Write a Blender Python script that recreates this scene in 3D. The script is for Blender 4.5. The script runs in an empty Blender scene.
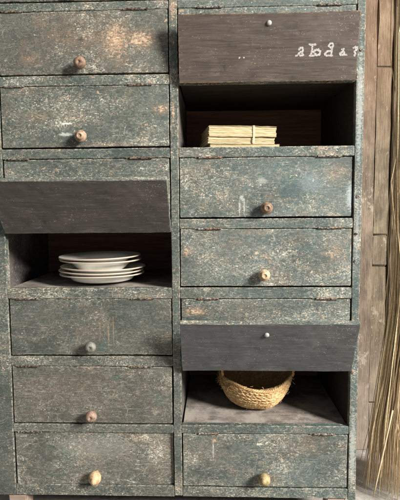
import bpy, bmesh, math, random
from mathutils import Vector, Matrix, noise
random.seed(7)
scene = bpy.context.scene
col = scene.collection
PI = math.pi

# ------------------------------------------------------------------ measures (metres, cabinet front at Y = 0)
Z = [1.4210, 1.2199, 1.0157, 0.8123, 0.6100, 0.4067, 0.2035, 0.0]        # hinge line of each row, top row first
G = [1.2440, 1.0452, 0.8417, 0.6395, 0.4400, 0.2343, 0.0258, -0.1688]    # foot of each row = top face of its shelf
XA, XB, XC, XD, XL, X0 = -0.012, 0.0153, 0.5050, 0.5302, -0.4925, -0.5500
DEPTH = 0.45
FLOOR = -0.2912
WALL_Y = 0.47
RAIL_B = -0.199
FT = 0.016

# ------------------------------------------------------------------ object helpers
def obj(name, bm, mats, parent=None, smooth=False):
    me = bpy.data.meshes.new(name)
    bm.normal_update(); bm.to_mesh(me); bm.free()
    for m in (mats if isinstance(mats, (list, tuple)) else [mats]): me.materials.append(m)
    if smooth:
        for p in me.polygons: p.use_smooth = True
    o = bpy.data.objects.new(name, me); col.objects.link(o); o.color = (.57, .16, .40, 1)
    if parent: o.parent = parent
    return o
def tag(o, label=None, cat=None, group=None, kind=None):
    if label: o['label'] = label
    if cat: o['category'] = cat
    if group: o['group'] = group
    if kind: o['kind'] = kind
    return o
def empty(name, loc=(0, 0, 0), parent=None):
    o = bpy.data.objects.new(name, None); col.objects.link(o)
    o.location = loc; o.empty_display_size = .05
    if parent: o.parent = parent
    return o
def warp(bm, a=.0011, b=.0004, seed=0.0):
    s = Vector((seed * 3.1, seed * 1.7, seed * 2.3))
    for v in bm.verts:
        v.co += noise.noise_vector(v.co * 7 + s) * a + noise.noise_vector(v.co * 60 + s) * b
def board(x0, x1, y0, y1, z0, z1, bev=.0016, step=.02, a=.0010, b=.0004, seed=None):
    bm = bmesh.new()
    bmesh.ops.create_cube(bm, size=1)
    for v in bm.verts:
        v.co = Vector((x0 + (v.co.x + .5) * (x1 - x0), y0 + (v.co.y + .5) * (y1 - y0), z0 + (v.co.z + .5) * (z1 - z0)))
    bmesh.ops.bevel(bm, geom=bm.edges[:], offset=bev, segments=2, affect='EDGES')
    for ax, (p, q) in enumerate(((x0, x1), (y0, y1), (z0, z1))):
        n = int((q - p) / step)
        for i in range(1, n):
            pt = Vector((0, 0, 0)); pt[ax] = p + (q - p) * i / n
            no = Vector((0, 0, 0)); no[ax] = 1
            bmesh.ops.bisect_plane(bm, geom=bm.verts[:] + bm.edges[:] + bm.faces[:], plane_co=pt, plane_no=no)
    warp(bm, a, b, random.uniform(0, 90) if seed is None else seed)
    return bm
def lathe(profile, n=28, axis='z'):
    bm = bmesh.new(); rings = []
    for r, h in profile:
        if r < 1e-6: rings.append([bm.verts.new((0, 0, h))])
        else: rings.append([bm.verts.new((r * math.cos(2 * PI * i / n), r * math.sin(2 * PI * i / n), h)) for i in range(n)])
    for a, b in zip(rings, rings[1:]):
        for i in range(n):
            j = (i + 1) % n
            if len(a) == 1 and len(b) == 1: continue
            if len(a) == 1: bm.faces.new((a[0], b[j], b[i]))
            elif len(b) == 1: bm.faces.new((a[i], a[j], b[0]))
            else: bm.faces.new((a[i], a[j], b[j], b[i]))
    if axis == '-y':
        bmesh.ops.rotate(bm, verts=bm.verts, matrix=Matrix.Rotation(PI / 2, 3, 'X'))
    return bm
def tube(bm, pts, rad, n=6, cap=True):
    pts = [Vector(p) for p in pts]; rings = []
    for i, p in enumerate(pts):
        d = (pts[min(i + 1, len(pts) - 1)] - pts[max(i - 1, 0)]).normalized()
        u = d.orthogonal().normalized() if i == 0 else (u - d * u.dot(d)).normalized()
        w = d.cross(u); r = rad[i] if isinstance(rad, (list, tuple)) else rad
        rings.append([bm.verts.new(p + (u * math.cos(2 * PI * k / n) + w * math.sin(2 * PI * k / n)) * r) for k in range(n)])
    for a, b in zip(rings, rings[1:]):
        for k in range(n): bm.faces.new((a[k], a[(k + 1) % n], b[(k + 1) % n], b[k]))
    if cap:
        bm.faces.new(rings[0][::-1]); bm.faces.new(rings[-1])

# ------------------------------------------------------------------ material helpers
class Mat:
    def __init__(s, name):
        s.m = bpy.data.materials.new(name); s.m.use_nodes = True
        s.nt = s.m.node_tree; s.bsdf = s.nt.nodes['Principled BSDF']
    def n(s, t, **k):
        nd = s.nt.nodes.new(t)
        for a, v in k.items(): setattr(nd, a, v)
        return nd
    def put(s, sock, v):
        if isinstance(v, bpy.types.NodeSocket): s.nt.links.new(v, sock)
        elif isinstance(v, (tuple, list)) and sock.type == 'RGBA': sock.default_value = (*v[:3], 1)
        else: sock.default_value = v
    def math(s, op, a, b=None, c=None, clamp=False):
        nd = s.n('ShaderNodeMath', operation=op, use_clamp=clamp)
        for i, v in enumerate((a, b, c)):
            if v is not None: s.put(nd.inputs[i], v)
        return nd.outputs[0]
    def vm(s, op, a, b=None):
        nd = s.n('ShaderNodeVectorMath', operation=op); s.put(nd.inputs[0], a)
        if b is not None: s.put(nd.inputs[1], b)
        return nd.outputs[1] if op in ('LENGTH', 'DISTANCE', 'DOT_PRODUCT') else nd.outputs[0]
    def noise(s, vec, sc=(1, 1, 1), detail=4, rough=.6, color=False):
        v = s.vm('MULTIPLY', vec, sc)
        nd = s.n('ShaderNodeTexNoise'); s.put(nd.inputs['Vector'], v)
        nd.inputs['Scale'].default_value = 1; nd.inputs['Detail'].default_value = detail; nd.inputs['Roughness'].default_value = rough
        return nd.outputs['Color' if color else 'Fac']
    def step(s, v, lo, hi, a=0.0, b=1.0):
        nd = s.n('ShaderNodeMapRange', interpolation_type='SMOOTHSTEP'); s.put(nd.inputs[0], v)
        for i, x in enumerate((lo, hi, a, b)): s.put(nd.inputs[i + 1], x)
        return nd.outputs[0]
    def mix(s, f, a, b, mode='MIX'):
        nd = s.n('ShaderNodeMix', data_type='RGBA', blend_type=mode); s.put(nd.inputs[0], f); s.put(nd.inputs[6], a); s.put(nd.inputs[7], b)
        return nd.outputs[2]
    def mul(s, *v):
        r = v[0]
        for x in v[1:]: r = s.math('MULTIPLY', r, x)
        return r
    def pos(s): return s.n('ShaderNodeNewGeometry').outputs['Position']
    def objpos(s): return s.n('ShaderNodeTexCoord').outputs['Object']
    def rand(s): return s.n('ShaderNodeObjectInfo').outputs['Random']
    def finish(s, color, rough=.65, height=None, bump=.3, dist=.001, spec=.3):
        s.put(s.bsdf.inputs['Base Color'], color); s.put(s.bsdf.inputs['Roughness'], rough)
        s.bsdf.inputs['Specular IOR Level'].default_value = spec
        if height is not None:
            b = s.n('ShaderNodeBump'); b.inputs['Strength'].default_value = bump; b.inputs['Distance'].default_value = dist
            s.put(b.inputs['Height'], height); s.put(s.bsdf.inputs['Normal'], b.outputs[0])
        return s.m
    def ellipse(s, P, c, r, soft=.8):
        d = s.vm('SUBTRACT', P, (c[0], 0, c[1])); d = s.vm('MULTIPLY', d, (1 / r[0], 0, 1 / r[1]))
        return s.step(s.vm('LENGTH', d), 1.0 + soft * .4, 1.0 - soft, 0, 1)

def wear_mask(m, radius=.003):
    bv = m.n('ShaderNodeBevel', samples=4); bv.inputs['Radius'].default_value = radius
    g = m.n('ShaderNodeNewGeometry').outputs['Normal']
    return m.step(m.vm('DOT_PRODUCT', bv.outputs[0], g), .995, .90)

def painted():
    """old dark blue-green paint, crackled down to cream primer and bare orange wood"""
    m = Mat('weathered_paint'); P0 = m.pos()
    off = m.vm('MULTIPLY', m.vm('ADD', (0, 0, 0), m.rand()), (31.0, 17.0, 23.0))
    P = m.vm('ADD', P0, off)
    wob = m.vm('SUBTRACT', m.noise(P, (40, 40, 40), 2, .5, True), (.5, .5, .5))
    Pw = m.vm('ADD', P, m.vm('MULTIPLY', wob, (.010, .010, .010)))
    sx = m.n('ShaderNodeSeparateXYZ'); m.put(sx.inputs[0], P0)
    # broad tone: greener/browner on the left and below, bluer on the right
    oc = m.n('ShaderNodeSeparateColor'); m.put(oc.inputs[0], m.n('ShaderNodeObjectInfo').outputs['Color'])
    wearv, brownv, briv = oc.outputs[0], oc.outputs[1], oc.outputs[2]
    right = m.step(sx.outputs[0], -.15, .35)
    low = m.step(sx.outputs[2], .75, .05)
    big = m.noise(P, (5, 5, 9), 5, .6)
    dark = m.mix(right, (.031, .042, .036), (.031, .047, .044))
    mid = m.mix(right, (.084, .098, .083), (.084, .110, .103))
    mid = m.mix(m.mul(low, m.math('SUBTRACT', 1.0, right), .8), mid, (.104, .097, .080))
    c = m.mix(m.step(big, .28, .66, .15, 1.0), dark, mid)
    brown = m.step(m.noise(P, (7, 7, 11), 4, .65), .52, .70)
    c = m.mix(m.mul(brown, brownv, 1.15), c, (.142, .108, .079))
    c = m.mix(m.mul(m.step(brownv, .5, 1.0), .55), c, (.105, .085, .066))
    dk = m.step(m.noise(P, (9, 9, 14), 6, .68), .52, .66)
    c = m.mix(m.mul(dk, .50), c, (.034, .042, .038))
    teal = m.step(m.noise(P, (11, 11, 16), 3, .6), .58, .70)
    c = m.mix(m.mul(teal, .45), c, (.042, .090, .078))
    c = m.mix(m.mul(m.step(brownv, .28, .12), .24), c, (.036, .070, .062))
    # fine mottling
    mot = m.noise(P, (170, 170, 300), 5, .75)
    c = m.mix(m.step(mot, .38, .58), m.mix(.55, c, (.016, .021, .020)), c)
    gr = m.noise(P, (22, 22, 260), 3, .6)
    c = m.mix(m.step(gr, .56, .74), c, m.mix(.35, c, (.27, .27, .24)))
    dens = m.noise(P, (6, 6, 10), 4, .6)
    dens = m.math('MULTIPLY', m.math('SUBTRACT', dens, .5), .40)
    dens = m.math('ADD', dens, m.mul(m.math('SUBTRACT', wearv, .5), .14))
    soft = m.noise(P, (90, 90, 130), 5, .8)
    c = m.mix(m.step(m.math('ADD', soft, m.mul(dens, .5)),   .50, .68, 0, .42), c, m.mix(m.step(m.noise(P, (15, 15, 22), 3, .6), .45, .6), (.30, .30, .265), (.33, .26, .20)))
    # flecks
    f1 = m.noise(Pw, (150, 150, 360), 4, .64)
    fl1 = m.step(m.math('ADD', f1, dens), .612, .650)
    f2 = m.noise(Pw, (360, 360, 190), 3, .66)
    fl2 = m.step(m.math('ADD', f2, dens), .640, .685)
    scr = m.noise(Pw, (70, 70, 900), 3, .6)
    fl3 = m.mul(m.step(m.math('ADD', scr, dens), .625, .665), m.step(m.noise(P, (60, 60, 60), 2), .45, .6))
    # crackle lines
    vo = m.n('ShaderNodeTexVoronoi', feature='DISTANCE_TO_EDGE')
    m.put(vo.inputs['Vector'], m.vm('MULTIPLY', m.vm('ADD', P, m.vm('MULTIPLY', wob, (.010, .010, .010))), (92, 92, 150))); vo.inputs['Scale'].default_value = 1
    ln = m.step(vo.outputs['Distance'], .060, .022)
    ln = m.mul(ln, m.step(m.math('ADD', m.noise(P, (75, 75, 110), 4, .7), dens), .52, .62), m.step(right, 0, 1, .15, .70))
    rg = m.noise(Pw, (55, 55, 175), 6, .74)
    rg = m.step(m.math('ABSOLUTE', m.math('SUBTRACT', rg, .5)), .016, .006)
    rg = m.mul(rg, m.step(m.math('ADD', m.noise(P, (38, 38, 60), 4, .7), dens), .50, .60))
    rv = m.noise(Pw, (150, 150, 48), 5, .72)
    rv = m.mul(m.step(m.math('ABSOLUTE', m.math('SUBTRACT', rv, .5)), .012, .004), m.step(m.math('ADD', m.noise(P, (44, 44, 40), 4, .7), dens), .55, .63))
    ln = m.math('MAXIMUM', ln, m.math('MAXIMUM', rg, m.mul(rv, .8)))
    for ang, off2, th in ((.55, 3.1, .672), (-.75, 8.3, .682), (1.25, 5.7, .680), (.10, 1.9, .645)):
        ro_ = m.n('ShaderNodeVectorRotate', rotation_type='Y_AXIS'); m.put(ro_.inputs['Vector'], m.vm('ADD', Pw, (off2, off2, off2))); ro_.inputs['Angle'].default_value = ang
        sc_ = m.noise(ro_.outputs[0], (16, 16, 620), 2, .5)
        ln = m.math('MAXIMUM', ln, m.mul(m.step(sc_, th, th + .03), m.step(m.noise(P, (11 + off2, 11, 13), 3, .6), .53, .62), .65))
    wear = m.mul(wear_mask(m), m.step(m.noise(P, (110, 110, 110), 3, .7), .42, .60))
    fleck = m.math('MAXIMUM', m.math('MAXIMUM', fl1, fl2), m.math('MAXIMUM', fl3, ln))
    fleck = m.math('MAXIMUM', fleck, m.mul(wear, .75))
    warm = m.step(m.noise(P, (13, 13, 20), 3, .6), .47, .62)
    fc = m.mix(warm, (.42, .41, .34), (.47, .33, .22))
    fc = m.mix(m.step(m.noise(P, (200, 200, 200), 1), .4, .65), fc, (.54, .50, .40))
    # bare-wood patches at the places where the photo has them
    pn = m.math('SUBTRACT', m.noise(Pw, (120, 120, 240), 6, .82), .5)
    patch = None
    for cx, cz, rx, rz, k in PATCH:
        e = m.mul(m.ellipse(P0, (cx, cz), (rx, rz), 1.0), k)
        patch = e if patch is None else m.math('MAXIMUM', patch, e)
    c = m.mix(m.mul(patch, .42, m.step(m.noise(P, (40, 40, 70), 4, .7), .3, .6)), c, (.25, .155, .095))
    pm = m.step(m.math('ADD', m.mul(patch, .25), pn), .15, .27)
    pc = m.mix(m.step(m.noise(P, (60, 60, 160), 4, .7), .40, .62), (.36, .20, .115), (.58, .43, .29))
    c = m.mix(m.mul(pm, .80), c, pc)
    ch = m.math('ADD', m.noise(Pw, (42, 42, 80), 6, .66), m.mul(dens, .55))
    chip = m.step(ch, .645, .660)
    c = m.mix(m.mul(m.step(ch, .620, .640), .45), c, (.020, .026, .024))
    cc_ = m.mix(m.step(m.noise(P, (30, 30, 50), 3, .6), .42, .60), (.40, .39, .33), (.38, .245, .145))
    c = m.mix(m.mul(chip, .85), c, m.mix(m.step(mot, .35, .6), m.mix(.5, cc_, (.12, .10, .08)), cc_))
    fk = m.mul(fleck, m.step(m.noise(P, (28, 28, 40), 3, .7), .30, .60, .35, .95))
    c = m.mix(fk, c, fc)
    # pale runs and dark stains
    sn = m.math('MULTIPLY', m.math('SUBTRACT', m.noise(Pw, (110, 110, 230), 6, .85), .5), 2.6)
    for cx, cz, rx, rz, cc, k in STAIN:
        e = m.ellipse(P0, (cx, cz), (rx, rz), .9)
        c = m.mix(m.mul(m.step(m.math('ADD', m.math('MULTIPLY', e, .85), sn), .42, .80), k, m.step(e, 0, .35)), c, cc)
    bri = m.math('MULTIPLY_ADD', briv, .7, .65)
    c = m.vm('MULTIPLY', c, m.vm('ADD', (0, 0, 0), bri))
    h = m.math('ADD', m.math('ADD', m.mul(fleck, -.6), m.mul(chip, -1.2)), m.math('ADD', m.mul(mot, .8), m.mul(gr, .5)))
    ro = m.step(mot, .3, .7, .48, .72)
    return m.finish(c, ro, h, .55, .0012, .35)

def inner_wood(name, base, light, scratch, edgec=None):
    """bare dark inner face of a flap"""
    m = Mat(name); P = m.objpos()
    Pg = m.vm('ADD', P, m.vm('MULTIPLY', m.vm('SUBTRACT', m.noise(P, (9, 9, 9), 3, .6, True), (.5, .5, .5)), (.0, .0, .012)))
    g = m.noise(Pg, (7, 7, 210), 5, .70); g2 = m.noise(Pg, (22, 22, 900), 3, .7)
    c = m.mix(m.step(g, .28, .74), base, light)
    c = m.mix(m.step(g2, .48, .66, 0, .50), c, tuple(x * .45 for x in base))
    bl = m.noise(P, (9, 9, 14), 4, .6)
    c = m.mix(m.step(bl, .50, .75, 0, .5), c, tuple(x * 1.45 for x in light))
    s = m.noise(P, (13, 13, 1000), 2, .5); s2 = m.noise(P, (210, 210, 320), 2, .5)
    k = m.math('MAXIMUM', m.mul(m.step(s, .64, .69), m.step(m.noise(P, (20, 20, 30), 2), .5, .62)), m.step(m.math('ADD', s2, m.math('MULTIPLY', m.math('SUBTRACT', m.noise(P, (8, 8, 12), 2), .5), .4)), .71, .745))
    c = m.mix(m.mul(k, .5), c, scratch)
    st = m.noise(P, (26, 26, 34), 6, .72)
    c = m.mix(m.step(st, .52, .70, 0, .55), c, tuple(x * .55 for x in base))
    rub = m.mul(m.step(m.noise(P, (7, 7, 60), 5, .7), .54, .70), m.step(m.noise(P, (300, 300, 300), 2, .6), .38, .62))
    c = m.mix(m.mul(rub, .40), c, m.mix(.6, light, scratch))
    w = m.mul(wear_mask(m, .0025), m.step(m.noise(P, (60, 60, 60), 3, .7), .40, .58))
    c = m.mix(m.mul(w, .7), c, edgec or scratch)
    return m.finish(c, m.step(g, .3, .7, .5, .68), m.math('ADD', g2, m.mul(g, 1.2)), .35, .0009, .3)

def plain_wood(name, base, light, dust=None, sc=1.0):
    m = Mat(name); P = m.pos()
    g = m.noise(P, (6 * sc, 60 * sc, 90 * sc), 6, .65)
    c = m.mix(m.step(g, .34, .68), base, light)
    if dust:
        d = m.noise(P, (14, 14, 14), 6, .7)
        c = m.mix(m.step(d, .38, .62), c, dust)
        sp = m.noise(P, (160, 160, 160), 2, .6)
        c = m.mix(m.step(sp, .64, .70, 0, .6), c, (.42, .40, .36))
    return m.finish(c, .75, g, .35, .001, .2)

# px-measured places on the cabinet front, given in metres
PATCH = [(-.16, 1.140, .055, .075, 1.0), (-.09, 1.140, .055, .035, 1.0), (-.30, 1.150, .10, .060, .45), (-.395, 1.09, .045, .02, .5), (-.42, 1.13, .02, .06, .3),
         (.002, 1.215, .012, .05, .9), (.002, 1.14, .010, .03, .6), (-.385, .935, .05, .025, .55), (-.035, .950, .032, .022, .85), (.000, .940, .006, .04, 1.0), (.0155, .90, .004, .09, .9),
         (.46, .765, .045, .04, .55), (.05, .77, .06, .03, .4), (.455, .540, .05, .055, .6), (.035, .545, .02, .02, .8), (.06, .370, .05, .018, .95), (.20, .38, .12, .02, .35), (.11, -.02, .012, .010, 1.0),
         (-.215, .33, .03, .06, .35), (-.33, .13, .12, .06, .25), (.36, .12 - .16, .1, .05, .35), (.24, .60, .08, .01, .6), (.25, 1.25, .2, .02, .3), (-.2, .85, .25, .008, .35), (.10, -.06, .08, .05, .30)]
STAIN = [(.519, .95, .012, .25, (.34, .36, .34), .6), (.519, -.05, .013, .17, (.36, .38, .35), .6), (.519, .60, .006, .14, (.30, .33, .33), .5), (.193, .695, .011, .016, (.36, .40, .38), .7), (.186, .672, .0045, .034, (.33, .37, .35), .75), (.199, .672, .004, .034, (.33, .37, .35), .7),
         (.335, .715, .055, .05, (.026, .050, .058), .60), (.385, .738, .055, .045, (.165, .205, .22), .40), (.25, .745, .018, .016, (.40, .41, .37), .35), (.50, .70, .02, .06, (.40, .45, .46), .5),
         (-.305, .912, .027, .0045, (.60, .62, .58), .75), (-.31, .882, .030, .008, (.50, .52, .48), .6), (-.258, 1.143, .012, .010, (.016, .018, .018), .7),
         (-.20, .30, .004, .06, (.30, .22, .14), .5), (-.185, .32, .003, .07, (.26, .20, .13), .5), (-.225, .32, .003, .05, (.26, .20, .13), .4),
         (.107, -.055, .0035, .045, (.42, .44, .42), .5), (.235, .54, .01, .008, (.60, .52, .40), .6), (-.24, -.05, .19, .06, (.27, .26, .22), .28), (.247, -.032, .02, .005, (.62, .58, .48), .6),
         (.40, .29 - .2, .1, .04, (.035, .05, .05), .3)]
M_PAINT = painted()
M_IN1 = inner_wood('dark_brown_inner_wood', (.041, .031, .026), (.078, .060, .049), (.30, .24, .18), (.30, .21, .12))
M_IN2 = inner_wood('dark_grey_inner_wood', (.050, .050, .051), (.070, .069, .070), (.34, .34, .33), (.10, .20, .19))
M_IN3 = inner_wood('charcoal_inner_wood', (.044, .038, .034), (.062, .054, .049), (.33, .31, .27), (.16, .22, .20))
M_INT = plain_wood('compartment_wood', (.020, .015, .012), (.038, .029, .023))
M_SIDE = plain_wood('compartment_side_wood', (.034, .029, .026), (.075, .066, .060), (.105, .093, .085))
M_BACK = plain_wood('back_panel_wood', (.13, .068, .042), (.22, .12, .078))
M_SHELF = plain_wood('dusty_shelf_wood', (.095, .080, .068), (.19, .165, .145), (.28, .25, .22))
M_FOOT = plain_wood('bare_foot_wood', (.20, .15, .12), (.34, .26, .21))

# ------------------------------------------------------------------ setting: floor and wall
def floor_mat():
    m = Mat('worn_concrete'); P = m.pos()
    a = m.noise(P, (3, 3, 3), 8, .65); b = m.noise(P, (60, 60, 60), 6, .7)
    c = m.mix(m.step(a, .3, .7), (.25, .23, .205), (.42, .395, .355))
    c = m.mix(m.step(b, .40, .65), m.mix(.35, c, (.12, .10, .085)), c)
    vo = m.n('ShaderNodeTexVoronoi', feature='DISTANCE_TO_EDGE'); m.put(vo.inputs['Vector'], m.vm('ADD', m.vm('MULTIPLY', P, (5, 5, 5)), m.noise(P, (9, 9, 9), 4, .6, True))); vo.inputs['Scale'].default_value = 1
    c = m.mix(m.step(vo.outputs['Distance'], .02, .004, 0, .5), c, (.12, .10, .09))
    return m.finish(c, .8, m.math('ADD', a, b), .5, .004, .25)
bm = bmesh.new()
bmesh.ops.create_grid(bm, x_segments=2, y_segments=2, size=12)
for v in bm.verts: v.co.z = FLOOR
tag(obj('floor', bm, floor_mat()), kind='structure')

def wall_mat(name, d, l, plaster, amount):
    m = Mat(name); P0 = m.pos()
    P = m.vm('ADD', P0, m.vm('MULTIPLY', m.vm('ADD', (0, 0, 0), m.rand()), (5, 9, 7)))
    g = m.noise(P, (45, 45, 11), 7, .72); g2 = m.noise(P, (210, 210, 12), 3, .6)
    c = m.mix(m.step(g, .32, .68), d, l)
    c = m.mix(m.step(g2, .52, .72, 0, .35), c, tuple(x * .5 for x in d))
    b = m.noise(P, (10, 10, 7), 5, .65)
    c = m.mix(m.step(b, .48, .70, 0, .7), c, tuple(x * 1.5 for x in l))
    p = m.noise(P, (16, 16, 11), 7, .72)
    c = m.mix(m.step(p, .66 - amount, .70 - amount, 0, .75), c, plaster)
    k = m.noise(P, (190, 190, 60), 2, .5)
    c = m.mix(m.step(k, .68, .72, 0, .4), c, (.36, .31, .24))
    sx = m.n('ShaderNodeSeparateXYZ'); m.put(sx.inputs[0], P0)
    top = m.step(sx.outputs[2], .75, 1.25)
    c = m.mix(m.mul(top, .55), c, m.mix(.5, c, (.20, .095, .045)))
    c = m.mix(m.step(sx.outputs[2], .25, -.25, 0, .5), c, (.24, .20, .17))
    return m.finish(c, .8, m.math('ADD', g, m.math('ADD', p, g2)), .6, .003, .2)
M_W1 = wall_mat('brown_board_wood', (.085, .064, .046), (.165, .128, .095), (.28, .24, .19), .07)
M_W2 = wall_mat('tan_block_wood', (.08, .063, .043), (.16, .128, .088), (.26, .225, .17), .05)
wall = tag(empty('wall', (0, WALL_Y, FLOOR)), 'old brown board wall behind the cabinet, patched with pale plaster', 'wall')
def wpart(name, bm, m):
    o = obj(name, bm, m, wall); o.matrix_parent_inverse = Matrix.Translation(-wall.location); return o
bm = board(-3.2, 3.2, WALL_Y + .03, WALL_Y + .15, FLOOR, 2.6, step=.2, a=.002)
wpart('backing', bm, M_W1)
# upright boards, and between them columns of stacked blocks
def upright(xa, xb, y0=WALL_Y - .004):
    wpart('board', board(xa, xb, y0, WALL_Y + .03, FLOOR + .001, 2.6, bev=.004, step=.05, a=.004, b=.001), M_W1)
def blocks(xa, xb, cuts, y0=WALL_Y + .006):
    for za, zb in zip(cuts, cuts[1:]):
        wpart('block', board(xa, xb, y0 + random.uniform(-.003, .003), WALL_Y + .03, za + .001, zb - .001, bev=.004, step=.04, a=.005, b=.0015), M_W2)
upright(.555, .7142)
blocks(.715, .775, [FLOOR + .002, -.10, .445, .562, 1.185, 1.62, 2.1, 2.6])
upright(.778, .93)
blocks(.933, 1.00, [FLOOR + .002, .1, .33, .82, 1.3, 1.9, 2.6])
upright(1.003, 1.16)
for k in range(4): upright(1.163 + k * .16, 1.32 + k * .16)
for k in range(14): upright(.552 - (k + 1) * .16, .549 - k * .16)

# ------------------------------------------------------------------ the cabinet
cab = tag(empty('cabinet', (0, 0, FLOOR)), 'tall weathered dark green wooden cabinet of flap-fronted compartments in two columns', 'cabinet')
PINV = Matrix.Translation(-cab.location)
def part(name, bm, mats, parent=None, smooth=False):
    o = obj(name, bm, mats, parent or cab, smooth)
    if parent is None: o.matrix_parent_inverse = PINV
    return o
TOP = Z[0] + .022
part('stile', board(X0, XL - .0035, -.001, .021, RAIL_B, TOP), M_PAINT)
part('stile', board(XA + .002, XB - .002, -.0015, .021, RAIL_B + .004, TOP), M_PAINT)
part('stile', board(XC + .0025, XD, -.001, .021, RAIL_B - .004, TOP), M_PAINT)
part('side_panel', board(X0 + .001, X0 + .019, .0215, DEPTH - .0105, RAIL_B + .002, TOP, step=.06), [M_PAINT])
part('side_panel', board(XD - .019, XD - .001, .0215, DEPTH - .0105, RAIL_B + .002, TOP, step=.06), [M_PAINT])
# inner linings of the outer sides and the divider
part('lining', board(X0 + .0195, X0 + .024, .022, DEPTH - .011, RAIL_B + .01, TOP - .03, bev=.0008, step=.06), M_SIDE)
part('lining', board(XD - .0235, XD - .0195, .022, DEPTH - .011, RAIL_B + .01, TOP - .03, bev=.0008, step=.06), M_INT)  # darker wood than the left lining, stands in for the shade there
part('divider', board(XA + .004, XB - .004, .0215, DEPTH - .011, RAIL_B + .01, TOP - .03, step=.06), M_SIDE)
part('back_panel', board(X0 + .002, XD - .002, DEPTH - .010, DEPTH, RAIL_B + .002, TOP, step=.08), M_BACK)
part('top_board', board(X0 - .012, XD + .012, -.014, DEPTH + .004, TOP + .001, TOP + .024, step=.05), M_PAINT)
for x0, x1 in ((XL - .003, XA + .0015), (XB - .0015, XC + .002)):
    left = x0 < -.1
    for k in range(8):
        zt = G[k] - .0005
        zb = Z[k + 1] + .0012 if k < 7 else RAIL_B
        if left and k == 7: zt = G[7] + .004
        part('rail', board(x0, x1, random.uniform(-.0012, .0006), .021, zb, zt), M_PAINT)
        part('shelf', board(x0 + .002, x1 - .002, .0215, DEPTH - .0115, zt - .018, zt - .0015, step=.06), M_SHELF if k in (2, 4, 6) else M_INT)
    part('rail', board(x0, x1, -.0005, .021, Z[0] + .0012, TOP), M_PAINT)
for x, y in ((X0 + .026, .004), (XD - .085, .004), (X0 + .026, DEPTH - .07), (XD - .085, DEPTH - .07)):
    bm = board(x, x + .058, y, y + .06, FLOOR + .001, RAIL_B - .0008, bev=.004)
    for v in bm.verts:
        t = (v.co.z - FLOOR) / (RAIL_B - FLOOR); s = .8 + .2 * t
        v.co.x = x + .029 + (v.co.x - x - .029) * s
    part('foot', bm, M_FOOT)

# knobs and hinges
def knob_mat(name, a, b):
    m = Mat(name); P = m.objpos()
    g = m.noise(P, (90, 90, 90), 5, .7); r = m.noise(P, (260, 260, 60), 4, .7)
    c = m.mix(m.step(g, .35, .62), a, b)
    c = m.mix(m.step(r, .52, .66, 0, .75), c, tuple(v * .3 for v in a))
    wg = m.noise(P, (420, 420, 90), 3, .7)
    c = m.mix(m.step(wg, .55, .68, 0, .4), c, tuple(min(1, v * 1.4) for v in b))
    return m.finish(c, .6, m.math('ADD', g, r), .4, .001, .35)
KM = {'brown': knob_mat('brown_knob_wood', (0.086, 0.052, 0.035), (0.194, 0.122, 0.079)), 'pink': knob_mat('pinkish_knob_wood', (0.180, 0.112, 0.075), (0.315, 0.221, 0.154)),
      'grey': knob_mat('grey_knob_wood', (0.080, 0.078, 0.068), (0.168, 0.160, 0.136)), 'rust': knob_mat('reddish_knob_wood', (0.133, 0.081, 0.056), (0.238, 0.161, 0.122)),
      'straw': knob_mat('pale_knob_wood', (0.302, 0.194, 0.094), (0.446, 0.324, 0.187)), 'dark': knob_mat('dark_knob_wood', (0.096, 0.060, 0.040), (0.208, 0.136, 0.088)),
      'tan': knob_mat('tan_knob_wood', (0.274, 0.187, 0.108), (0.418, 0.317, 0.209)), 'olive': knob_mat('olive_knob_wood', (0.172, 0.125, 0.056), (0.310, 0.244, 0.125))}
KN = {'round': [(.0075, .002), (.0070, -.006), (.0085, -.011), (.0135, -.014), (.0168, -.019), (.0172, -.025), (.0150, -.031), (.0105, -.0345), (.0060, -.0355), (.0042, -.0345), (.003, -.033), (0, -.0328)],
      'ringed': [(.0075, .002), (.0070, -.006), (.0090, -.010), (.0165, -.013), (.0172, -.018), (.0150, -.022), (.0118, -.0235), (.0112, -.027), (.0092, -.031), (.0058, -.0325), (.0050, -.0305), (.0025, -.030), (0, -.031)],
      'pear': [(.0080, .002), (.0078, -.005), (.0120, -.009), (.0176, -.015), (.0185, -.021), (.0165, -.028), (.0115, -.034), (.0085, -.037), (.0080, -.041), (.0058, -.0445), (0, -.0455)]}
def knob(flap, x, z, shape, mat, s=1.0, tilt=(0, 0), stretch=1.0):
    bm = lathe(KN[shape], 26)
    for v in bm.verts: v.co = Vector((v.co.x, v.co.z, v.co.y * stretch))      # spin axis along -Y
    bmesh.ops.scale(bm, vec=(s, s, s), verts=bm.verts)
    warp(bm, .0010, .0005, random.uniform(0, 50))
    bmesh.ops.recalc_face_normals(bm, faces=bm.faces)
    o = obj('knob', bm, KM[mat], flap, True)
    o.location = (x, -.001, z); o.rotation_euler = (tilt[0], 0, tilt[1])
    return o
def iron():
    m = Mat('rusty_iron'); P = m.pos(); g = m.noise(P, (160, 160, 260), 5, .7)
    P2 = m.noise(P, (20, 20, 20), 2)
    c = m.mix(m.step(g, .42, .62), (.022, .020, .018), m.mix(m.step(P2, .45, .6), (.26, .17, .11), (.32, .30, .26)))
    m.bsdf.inputs['Metallic'].default_value = .25
    return m.finish(c, .65, g, .5, .001)
M_IRON = iron()
M_BOLT = Mat('dull_bolt_metal'); M_BOLT = M_BOLT.finish((.30, .29, .27), .45)
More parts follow.
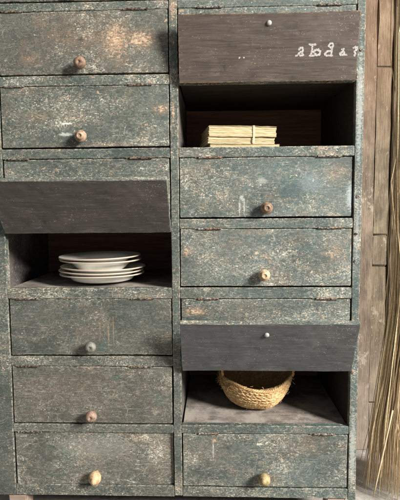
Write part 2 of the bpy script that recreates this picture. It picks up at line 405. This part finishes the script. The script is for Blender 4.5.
def hinge(flap, x, w):
    bm = bmesh.new()
    tube(bm, [(x, -.0022, .0006), (x + w * .33, -.0022, .0006)], .0031, 8)
    tube(bm, [(x + w * .345, -.0022, .0006), (x + w * .66, -.0022, .0006)], .0034, 8)
    tube(bm, [(x + w * .675, -.0022, .0006), (x + w, -.0022, .0006)], .0031, 8)
    tube(bm, [(x - .010, -.0012, .0008), (x + w + .002, -.0012, .0008)], .0012, 6)
    warp(bm, .0006, .0002, random.uniform(0, 60))
    obj('hinge', bm, M_IRON, flap)

def flap(k, x0, x1, length, lean=None, inner=None, label=None, hinges=(), proud=0.0, roll=0.0, hz=None, yaw=0.0, seed=None):
    """origin on the hinge line at the left end; closed it hangs down, lean = radians short of straight up when lifted"""
    w = x1 - x0
    bm = board(.0, w, .0, FT, -length, -.0012, bev=.0014, step=.02, a=.0014 if seed is None else .0010, b=.0006 if seed is None else 0, seed=seed)
    bm.normal_update()
    for f in bm.faces: f.material_index = 1 if f.normal.y > .6 else 0
    o = obj('flap', bm, [M_PAINT, inner or M_INT], cab)
    o.matrix_parent_inverse = PINV
    o.location = (x0, proud, (hz or Z[k]))
    o.rotation_euler = (0 if lean is None else -(PI - lean), roll, yaw)
    if label: o['label'] = label
    o.color = (*TONE.get((k, x0 < -.2), (.55, .5, .5)), 1)
    for hx, hw in hinges: hinge(o, hx - x0, hw)
    return o
TONE = {(1, True): (.50, .80, .42), (2, True): (.54, .45, .50), (3, True): (.60, .35, .55), (3, False): (.45, .45, .54), (4, False): (.47, .50, .52),
        (5, False): (.58, .35, .46), (5, True): (.28, .55, .36), (6, True): (.48, .82, .50), (7, True): (.52, .62, .56), (7, False): (.53, .60, .50)}   # wear, brownness, lightness
Lx, Rx = (XL, XA), (XB, XC)
HL = ((-.475, .062), (-.130, .064)); HR = ((.066, .062), (.402, .064))
def hh(h): return [(a + random.uniform(-.006, .006), b + random.uniform(-.006, .006)) for a, b in h]
def closed(k, side, **kw):
    x0, x1 = Lx if side == 'L' else Rx
    ln = Z[k] - G[k] - .0045
    return flap(k, x0 + .0008, x1 - .0012, ln, hinges=hh(HL if side == 'L' else HR), proud=random.uniform(-.0012, .0012), roll=random.uniform(-.0015, .0015), **kw)
def put_knob(fl, k, wx, wz, *a, **kw): knob(fl, wx - fl.location.x, wz - fl.location.z, *a, **kw)
f = closed(0, 'L'); put_knob(f, 0, -.25, Z[0] - .146, 'round', 'brown')
f = closed(0, 'R'); put_knob(f, 0, .26, Z[0] - .146, 'round', 'tan')
f = closed(1, 'L', label='flap with a large bare orange wood patch'); put_knob(f, 1, -.256, 1.0726, 'round', 'brown', 1.0)
closed(1, 'R')
f = closed(2, 'L'); put_knob(f, 2, -.260, .8739, 'ringed', 'pink', 1.0)
f = flap(2, .0183, .5022, .1748, .2254, M_IN1, 'lifted flap showing dark brown inner face with white lettering', hinges=HR, hz=1.0170, seed=5.0)
r1 = f
closed(3, 'L')
f = closed(3, 'R', yaw=.010, label='flap with two pale paint runs and a dark blue stain'); put_knob(f, 3, .2607, .6688, 'ringed', 'dark', 1.02)
flap(4, -.490, -.0100, .1785, .6204, M_IN3, 'lifted flap showing charcoal inner face over the plates', hinges=HL, hz=.6089)
f = closed(4, 'R'); put_knob(f, 4, .2546, .4777, 'ringed', 'tan', 1.0)
f = closed(5, 'L'); put_knob(f, 5, -.2493, .2688, 'round', 'grey', .95)
closed(5, 'R')
f = closed(6, 'L'); put_knob(f, 6, -.2521, .0604, 'round', 'rust', 1.0)
r5 = flap(6, .0181, .5067, .1785, .4624, M_IN2, 'lifted flap showing dark grey inner face with green edge over the basket', hinges=HR, hz=.2028)
f = closed(7, 'L', yaw=.016); put_knob(f, 7, -.2485, -.1317, 'pear', 'straw', 1.02, tilt=(.10, .0), stretch=1.15)
f = closed(7, 'R'); put_knob(f, 7, .2615, -.1347, 'pear', 'olive', 1.0, tilt=(-.22, -.22))
for x, z in ((.517, .699), (.516, .594), (.515, .515), (.519, 1.10), (.514, .19)):
    bm = lathe([(.0042, -.001), (.0042, .0008), (.0030, .0016), (.0010, .0012), (0, .0012)], 14)
    for v in bm.verts: v.co = Vector((v.co.x + x, -v.co.z - .0018, v.co.y + z))
    bmesh.ops.recalc_face_normals(bm, faces=bm.faces)
    part('screw', bm, M_IRON)
# the bolt of each knob comes through to the inner face
for fl, bx, bz in ((r1, .2435, -.149), (r5, .238, -.140)):
    bm = lathe([(.0068, -.001), (.0068, .0022), (.0050, .0044), (.0020, .0052), (0, .0053)], 18)
    for v in bm.verts: v.co = Vector((v.co.x, v.co.z, v.co.y))
    warp(bm, .0006, .0002, bx * 30); bmesh.ops.recalc_face_normals(bm, faces=bm.faces)
    o = obj('bolt', bm, M_BOLT, fl, True); o.location = (bx, FT + .0005, bz)
# outer knobs of the lifted flaps, now on their far side
for fl, mt in ((r1, 'brown'), (r5, 'tan')):
    knob(fl, .240, -.146, 'round', mt, .8)
# white hand-painted letters on the inner face of the upper flap
GLY = [[(49, 100), (54, 90), (65, 89), (68, 103), (64, 116), (71, 128), (58, 131), (47, 121), (58, 111)], [(35, 131), (40, 129)],
       [(99, 74), (113, 77), (129, 76)], [(113, 77), (114, 100), (109, 131)], [(103, 132), (124, 131)], [(117, 112), (131, 103), (145, 100)], [(141, 102), (155, 110), (152, 127), (135, 130), (126, 116)],
       [(196, 82), (202, 72), (214, 72), (217, 85), (206, 93), (195, 84)], [(214, 86), (211, 110), (209, 131)], [(208, 109), (190, 110), (178, 122), (184, 132), (200, 132), (214, 132)],
       [(262, 102), (270, 100), (267, 114), (253, 122), (257, 131), (276, 129), (273, 117)], [(276, 130), (286, 131)],
       [(319, 96), (330, 91), (333, 107), (324, 115), (330, 124), (326, 134)], [(338, 92), (339, 103)]]
def lx(X): return (290 + X / 5 - 178.3) / 180.2 * .4837
def lz(Y): return -(83 - (30 + Y / 5)) / 70.5 * .1748
def near(p, a, b):
    ab = b - a; t = max(0, min(1, (p - a).dot(ab) / max(ab.length_squared, 1e-9))); return (p - a - ab * t).length
cell = .0005
SD = Vector((5.0 * 3.1, 5.0 * 1.7, 5.0 * 2.3))
def surf(x, z):                                              # follows the warped face of the flap
    return FT + .00035 + noise.noise_vector(Vector((x, FT, z)) * 7 + SD).y * .0010
def painted_mark(name, segs, rad, mat):
    bm = bmesh.new(); vd = {}
    xs = [p.x for sg in segs for p in sg]; zs = [-p.y for sg in segs for p in sg]
    for i in range(int((min(xs) - .005) / cell), int((max(xs) + .005) / cell)):
        for j in range(int((min(zs) - .005) / cell), int((max(zs) + .005) / cell)):
            p = Vector(((i + .5) * cell, -(j + .5) * cell))
            if p.x > .4825: continue
            d = min(near(p, a, b) for a, b in segs)
            nz = noise.noise(Vector((p.x * 260, p.y * 260, 2.0))); nz2 = noise.noise(Vector((p.x * 1000, p.y * 1000, 7.0))) + .5 * noise.noise(Vector((p.x * 260, p.y * 600, 4.0)))
            if d < rad * (1 + .25 * nz) and nz2 < .34 - .40 * (d / rad - .5):
                q = []
                for a, b in ((i, j), (i + 1, j), (i + 1, j + 1), (i, j + 1)):
                    if (a, b) not in vd: vd[(a, b)] = bm.verts.new((a * cell, surf(a * cell, -b * cell), -b * cell))
                    q.append(vd[(a, b)])
                bm.faces.new(q)
    return obj(name, bm, mat, r1)
m = Mat('chalky_white_paint'); P = m.objpos()
cc = m.mix(m.step(m.noise(P, (420, 420, 420), 4, .7), .34, .62), (.17, .15, .14), (.46, .44, .41))
M_CHALK = m.finish(cc, .9, spec=.1)
painted_mark('lettering', [(Vector((lx(a[0]), lz(a[1]))), Vector((lx(b[0]), lz(b[1])))) for g in GLY for a, b in zip(g, g[1:])], .0027, M_CHALK)
for x in (.1655, .1775): painted_mark('paint_spot', [(Vector((x, -.0645)), Vector((x + .0005, -.0645)))], .0024, M_CHALK)

# ------------------------------------------------------------------ plates
def china():
    m = Mat('cream_china'); P = m.objpos()
    a = m.noise(P, (16, 16, 16), 5, .6)
    c = m.mix(m.step(a, .40, .66), (.74, .71, .63), (.86, .85, .80))
    c = m.mix(m.step(m.noise(P, (120, 120, 120), 3, .7), .62, .70, 0, .35), c, (.42, .34, .24))
    return m.finish(c, .14, None, spec=.6)
def band():
    m = Mat('brown_rim_line'); return m.finish((.38, .31, .25), .35)
M_CH, M_BAND = china(), band()
def plate(loc, prof, th, label, tilt):
    up = prof; dn = [(r, z - th) for r, z in prof[::-1]]
    rim = prof[-1]
    foot = [(p[0], p[1]) for p in dn]
    full = [(0, up[0][1])] + up[1:] + [(rim[0] + .0014, rim[1] - th * .5)] + foot[:-1] + [(0, foot[-1][1])]
    bm = lathe(full, 72)
    bmesh.ops.recalc_face_normals(bm, faces=bm.faces)
    for v in bm.verts: v.co.z += .0009 * noise.noise(v.co * 9 + Vector(loc) * 40)
    o = obj('plate', bm, [M_CH, M_BAND], None, True)
    for p in o.data.polygons:
        r = math.hypot(p.center.x, p.center.y)
        if r > rim[0] - .0002: p.material_index = 1
    o.location = loc; o.rotation_euler = tilt
    tag(o, label, 'plate', 'white plates stacked in the left compartment')
flat_p = [(0, .0075), (.060, .0075), (.080, .0085), (.094, .0130), (.101, .0215), (.106, .0255), (.116, .0275), (.1280, .0300), (.1305, .0306)]
bowl_p = [(0, .0090), (.050, .0090), (.066, .0120), (.078, .0220), (.086, .0310), (.094, .0375), (.108, .0412), (.1240, .0440), (.1260, .0445)]
PX, PY, PZ = -.2420, .118, G[4] + .0012
PL = [(flat_p, 0.0, 'cream china plate at the very bottom of the stack', (-.006, .010), (.001, 0)),
      (flat_p, .0108, 'flat cream plate second from the bottom of the stack', (.002, .012), (-.002, .001)),
      (flat_p, .0216, 'flat cream plate in the middle of the stack, below the deep dishes', (.003, .014), (.004, 0)),
      (bowl_p, .0296, 'lower of the two deep cream dishes on the plate stack', (-.004, .012), (-.004, .002)),
      (bowl_p, .0400, 'deep cream dish on top of the plate stack', (.002, .016), (-.005, .001))]
for prof, h, lab, tl, dx in PL:
    plate((PX + dx[0], PY + dx[1], PZ + h), prof, .0042, lab, (tl[0], -tl[1] * .9, random.uniform(0, 6)))

# ------------------------------------------------------------------ old booklets tied in a stack
def paper():
    m = Mat('old_paper'); P = m.objpos()
    a = m.noise(P, (14, 14, 620), 4, .7); b = m.noise(P, (30, 30, 60), 4, .65)
    c = m.mix(m.step(a, .38, .64), (.32, .255, .145), (.44, .365, .225))
    c = m.mix(m.step(b, .50, .70, 0, .5), c, (.36, .27, .15))
    return m.finish(c, .85, a, .5, .001, .15)
def cover():
    m = Mat('worn_cover_paper'); P = m.objpos(); b = m.noise(P, (40, 40, 40), 5, .7)
    return m.finish(m.mix(m.step(b, .35, .65), (.30, .235, .135), (.43, .355, .22)), .85, b, .3, .001, .15)
M_PAP, M_COV = paper(), cover()
rot = .17
BX, BY = .0985, .050
def booklet(z0, z1, dx0, dx1, dy, ang, label, n):
    w, dp = .2020 + dx1 - dx0, .165
    root = tag(empty('booklet', (BX + dx0, BY + dy, z0)), label, 'booklet', 'old booklets tied in a stack')
    root.rotation_euler = (0, 0, ang)
    bm = bmesh.new(); h = z1 - z0 - .003
    for i in range(n):
        za = .0014 + h * i / n; zb = .0014 + h * (i + .985) / n
        e = [random.uniform(-.0016, .0016) for _ in range(4)]; e[2] *= .5
        g = bmesh.new(); nx = 24
        def yv(t): return .0011 * noise.noise(Vector((t * 9, z0 * 90 + i * .35, 3))) + .0007 * noise.noise(Vector((t * 40, i * 3.1, 1)))
        lo, hi = [], []
        for s in range(nx + 1):
            t = s / nx; xx = e[0] + (w + e[1] - e[0]) * t; yy = .0015 + e[2] + yv(t); sag = .0008 * noise.noise(Vector((t * 4, i * .10, z0 * 50)))
            lo.append((bm.verts.new((xx, yy, za + sag)), bm.verts.new((xx, dp + e[3], za + sag))))
            hi.append((bm.verts.new((xx, yy + .0003, zb + sag)), bm.verts.new((xx, dp + e[3], zb + sag))))
        for s in range(nx):
            bm.faces.new((lo[s][0], lo[s + 1][0], hi[s + 1][0], hi[s][0])); bm.faces.new((lo[s + 1][1], lo[s][1], hi[s][1], hi[s + 1][1]))
            bm.faces.new((hi[s][0], hi[s + 1][0], hi[s + 1][1], hi[s][1])); bm.faces.new((lo[s][1], lo[s + 1][1], lo[s + 1][0], lo[s][0]))
        bm.faces.new((lo[0][1], lo[0][0], hi[0][0], hi[0][1])); bm.faces.new((lo[nx][0], lo[nx][1], hi[nx][1], hi[nx][0]))
        g.free()
    obj('pages', bm, M_PAP, root)
    for zc in (0, z1 - z0 - .0013):
        obj('cover', board(-.0005, w + .001, -.0006, dp + .001, zc, zc + .0012, bev=.0003, step=.010, a=.0022, b=.0010), M_COV, root)
    return root
F1 = G[2] - .001
booklet(F1 + .0005, F1 + .0175, .004, .010, .0035, rot - .02, 'thin pale booklet at the bottom of the tied stack', 9)
booklet(F1 + .0180, F1 + .0375, -.001, -.003, .001, rot + .012, 'middle cream booklet of the tied stack', 11)
booklet(F1 + .0380, F1 + .0690, .001, .001, .000, rot - .006, 'thick topmost yellowed booklet of the tied stack', 16)
# paper band round the stack
bm = bmesh.new(); cs, sn = math.cos(rot), math.sin(rot)
def bp(u, v, z): return Vector((BX + u * cs - v * sn, BY + u * sn + v * cs, F1 + z))
prev = None
ring = [(-.0022, .0185), (-.0024, .030), (-.0024, .045), (-.0022, .0685), (-.0010, .0712), (.02, .0714), (.06, .0712), (.10, .0714)]
rows = [[bm.verts.new(bp(.1350 + s + .0008 * noise.noise(Vector((q * 1.3, s * 90, 1))), v, z)) for s in (-.0030, 0, .0030)] for q, (v, z) in enumerate(ring)]
for a, b in zip(rows, rows[1:]):
    for k in range(2): bm.faces.new((a[k], a[k + 1], b[k + 1], b[k]))
bmesh.ops.solidify(bm, geom=bm.faces[:], thickness=.0006)
M_BD = Mat('pale_paper_band'); M_BD = M_BD.finish((.66, .60, .46), .8)
tag(obj('paper_band', bm, M_BD, None), 'narrow pale band wrapped round the stack of old booklets', 'band')

# ------------------------------------------------------------------ straw basket
def straw_mat(name, a, b, isl=False, gap=False):
    m = Mat(name); P = m.objpos()
    g = m.noise(P, (130, 130, 130), 4, .7)
    c = m.mix(m.step(g, .36, .64), a, b)
    if isl:
        r = m.n('ShaderNodeNewGeometry').outputs['Random Per Island']
        c = m.mix(m.step(r, 0, 1, 0, .75), c, (.34, .25, .16))
    else:
        d = m.noise(P, (300, 300, 300), 2, .6)
        c = m.mix(m.step(d, .56, .70, 0, .6), c, tuple(v * .4 for v in a))
        c = m.mix(m.step(m.noise(P, (28, 28, 40), 4, .6), .46, .64, 0, .55), c, (.30, .175, .075))
        if gap:
            at = m.n('ShaderNodeAttribute', attribute_name='gap')
            c = m.mix(m.step(at.outputs['Fac'], .55, .0, 0, .8), c, (.10, .055, .022))  # shade between the coils painted into the straw colour
    return m.finish(c, .7, g, .4, .001, .25)
M_BOWL = straw_mat('plaited_straw', (.36, .215, .095), (.60, .41, .205), gap=True)
M_BSK = straw_mat('twisted_straw', (.36, .215, .095), (.60, .41, .205))
M_STALK = straw_mat('loose_straw', (.60, .43, .24), (.82, .67, .44), isl=True)
bx, by, bz = .2492, .178, G[6] - .0005
bask = tag(empty('basket', (bx, by, bz)), 'small round plaited straw basket in the lower right compartment', 'basket')
H, R, RB = .096, .1185, .036
NU, NV, COILS = 420, 170, 14
bm = bmesh.new(); rows = []; GAP = bm.verts.layers.float.new('gap')
def bprof(t):                                                # t 0 base centre .. 1 rim
    if t < .22: return RB * t / .22, 0.0025 - .0015 * t
    s = (t - .22) / .78
    return RB + (R - RB) * math.sin(s * PI / 2) ** .82, H * (1 - math.cos(s * PI / 2)) ** .92
for j in range(NV + 1):
    t = j / NV; r, h = bprof(t)
    row = []
    for i in range(NU):
        th = 2 * PI * i / NU
        ph = t * COILS - th / (2 * PI)                        # the coil climbs one turn per round
        cph = ph - math.floor(ph); bulge = math.sqrt(max(0, math.sin(PI * cph)))
        k = math.floor(ph)
        strand = math.sin(th * 46 * (.35 + .65 * r / R) + 5.5 * cph + k * 2.1)
        d = .0030 * bulge + .0010 * strand * bulge + (.0022 * noise.noise(Vector((th * 9, t * 30, 1))) + .0018 * noise.noise(Vector((th * 24, t * 55, 8)))) + .0012 * noise.noise(Vector((th * 60, t * 90, 5)))
        rr = r + d * (.25 + .75 * t) + .007 * noise.noise(Vector((math.cos(th) * 1.3, math.sin(th) * 1.3, t)))
        hz = h - d * (1 - t) * .5 + .013 * t * t * math.cos(2 * th) + .008 * t * noise.noise(Vector((math.cos(th) * 1.5, math.sin(th) * 1.5, 9)))
        row.append(bm.verts.new((rr * math.cos(th), rr * math.sin(th), max(hz, .0006))))
        row[-1][GAP] = min(1, bulge * (.62 + .38 * strand) + .12)
    rows.append(row)
for j in range(NV):
    for i in range(NU): bm.faces.new((rows[j][i], rows[j][(i + 1) % NU], rows[j + 1][(i + 1) % NU], rows[j + 1][i]))
inner = []
for j in range(NV, 6, -4):                                   # inside skin
    r, h = bprof(j / NV)
    inner.append([bm.verts.new(((r - .006) * math.cos(2 * PI * i / NU), (r - .006) * math.sin(2 * PI * i / NU), h + .003 + .013 * (j / NV) ** 2 * math.cos(4 * PI * i / NU))) for i in range(NU)])
for rw in inner:
    for v in rw: v[GAP] = .45
allr = [rows[-1]] + inner
for a, b in zip(allr, allr[1:]):
    for i in range(NU): bm.faces.new((a[i], a[(i + 1) % NU], b[(i + 1) % NU], b[i]))
bm.faces.new(inner[-1])
old = set(bm.verts)                                          # stray fibres plaited into the bowl
for i in range(330):
    th = random.uniform(0, 2 * PI); t = random.choice((random.uniform(.3, 1), random.uniform(.9, 1.02)))
    if i < 200: th = random.gauss(PI * 1.18, .25); t = random.uniform(.85, 1.02)
    r, h = bprof(min(t, 1)); p = Vector(((r + .004) * math.cos(th), (r + .004) * math.sin(th), max(h, .005)))
    tang = Vector((-math.sin(th), math.cos(th), 0)) * random.choice((-1, 1)); outv = Vector((math.cos(th), math.sin(th), .3))
    l = random.uniform(.005, .015) * (1.7 if i < 200 else 1); pts = [p]
    d = tang * 1.0 + outv * random.uniform(0, .6) + Vector((0, 0, random.uniform(-.5, .6)))
    for q in range(4):
        d = d + Vector((random.gauss(0, .35), random.gauss(0, .35), random.gauss(0, .35))); pts.append(pts[-1] + d.normalized() * l / 4)
    pts = [Vector((q.x, q.y, max(q.z, .001))) for q in pts]
    tube(bm, pts, [.0006, .0005, .0005, .0004, .0002], 4)
for v in bm.verts:
    if v not in old: v[GAP] = .9
obj('bowl', bm, M_BOWL, bask, True)
bm = bmesh.new()                                             # twisted rim
for s in range(3):
    pts = []
    for i in range(401):
        th = 2 * PI * i / 400; tw = th * 34 + s * 2 * PI / 3
        rr = R - .001 + .0026 * math.cos(tw) + .007 * noise.noise(Vector((math.cos(th) * 1.3, math.sin(th) * 1.3, 1)))
        pts.append((rr * math.cos(th), rr * math.sin(th), H + .0005 + .013 * math.cos(2 * th) + .0026 * math.sin(tw) + .008 * noise.noise(Vector((math.cos(th) * 1.5, math.sin(th) * 1.5, 9)))))
    tube(bm, pts, .0027, 6, False)
obj('rim', bm, M_BSK, bask, True)
for ang, lean in ((-.10, .5), (PI + .15, .35)):               # rope ears left and right
    bm = bmesh.new()
    for s in range(3):
        pts = []
        for i in range(61):
            u = i / 60; a = PI * u; tw = u * 26 + s * 2 * PI / 3
            tx = .036 * math.cos(a); up = .050 * math.sin(a)
            rad = R - .001 + .12 * up + .0024 * math.cos(tw)
            pts.append((rad * math.cos(ang) - tx * math.sin(ang), rad * math.sin(ang) + tx * math.cos(ang), H + .010 + up + .0024 * math.sin(tw)))
        tube(bm, pts, .0023, 6)
    obj('handle', bm, M_BSK, bask, True)
# ------------------------------------------------------------------ bundle of long straw standing at the right
bm = bmesh.new(); SX, SY = .745, .20
for i in range(520):
    a = random.uniform(0, 2 * PI); q = math.sqrt(random.random())
    tx, ty = math.cos(a) * q, math.sin(a) * q
    top = random.uniform(1.25, 1.75); bot = FLOOR + .004 + abs(random.gauss(0, .05)) * (1.4 - .6 * q)
    sp = random.uniform(.85, 1.15); n = 9; pts = []
    ph = random.uniform(0, 6); am = abs(random.gauss(0, .007))
    for k in range(n + 1):
        t = k / n; z = top + (bot - top) * t
        low = max(0, (.35 - z) / .64)
        rad = .074 + .055 * low ** 1.25
        if z > .9: rad = .074 + .015 * (z - .9)
        pts.append((SX + .022 * (1 - min(1, low * 1.6)) + tx * rad * sp + am * math.sin(ph + t * (6 + 3 * sp)) + .004 * math.sin(ph * 3 + t * 23) * am / .007, SY + ty * rad * .95 * min(sp, 1.0) + am * math.cos(ph + t * 6), z))
    r0 = random.uniform(.0009, .0021)
    tube(bm, pts, [r0 * (1 - .55 * (k / n) ** 3) for k in range(n + 1)], 5)
for i in range(7):                                          # some stray bent stalks
    z = random.uniform(.0, 1.2); a = random.uniform(PI * .8, PI * 1.5); p = Vector((SX + .03 + .078 * math.cos(a), SY + .078 * math.sin(a), z))
    d = Vector((random.uniform(-.25, .05), random.uniform(-.3, .1), -1)); pts = [p]
    for k in range(6):
        d = d + Vector((random.uniform(-.02, .14), 0, -.1)); pts.append(pts[-1] + d.normalized() * .05)
    pts = [q for q in pts if q.z > FLOOR + .004]
    if len(pts) > 2: tube(bm, pts, .0010, 5)
pts = [Vector((.672, .105, .03)).lerp(Vector((.612, .085, -.2450)), k / 6) + Vector((0, 0, 0)) for k in range(7)]
tube(bm, pts, [.0030, .0030, .0030, .0028, .0026, .0022, .0012], 6)
tag(obj('straw_bundle', bm, M_STALK, None, True), 'tall bundle of long dry golden straw standing beside the cabinet', 'straw bundle')

# ------------------------------------------------------------------ light
world = bpy.data.worlds.new('World'); scene.world = world; world.use_nodes = True
bg = world.node_tree.nodes['Background']; bg.inputs[0].default_value = (.92, .96, 1.0, 1); bg.inputs[1].default_value = .37
ld = bpy.data.lights.new('window_light', 'AREA'); ld.shape = 'RECTANGLE'; ld.size = 1.5; ld.size_y = 1.7; ld.energy = 1540; ld.color = (1.0, .965, .905)
lo = bpy.data.objects.new('window_light', ld); col.objects.link(lo)
src = Vector((.1, 0, .65)) + Vector((1.5, -1.10, .84)).normalized() * 6.5
lo.location = src; lo.rotation_euler = (Vector((.1, 0, .65)) - src).to_track_quat('-Z', 'Y').to_euler()

# ------------------------------------------------------------------ camera
ya, pi_, ro, fpx = .0342, -.0875, -.0076, 480.0
fw = Vector((-math.sin(ya) * math.cos(pi_), math.cos(ya) * math.cos(pi_), math.sin(pi_)))
rt = Vector((math.cos(ya), math.sin(ya), 0)); up = rt.cross(fw)
r2 = rt * math.cos(ro) + up * math.sin(ro); u2 = -rt * math.sin(ro) + up * math.cos(ro)
cd = bpy.data.cameras.new('camera'); cd.sensor_fit = 'VERTICAL'; cd.sensor_height = 36; cd.lens = 36 * fpx / 500
cd.clip_start = .05; cd.clip_end = 100
co = bpy.data.objects.new('camera', cd); col.objects.link(co)
mw = Matrix((r2, u2, -fw)).transposed().to_4x4(); mw.translation = Vector((.1191, -1.3781, .6705)); co.matrix_world = mw
scene.camera = co
scene.view_settings.view_transform = 'Standard'; scene.view_settings.look = 'None'; scene.view_settings.exposure = 0; scene.view_settings.gamma = 1
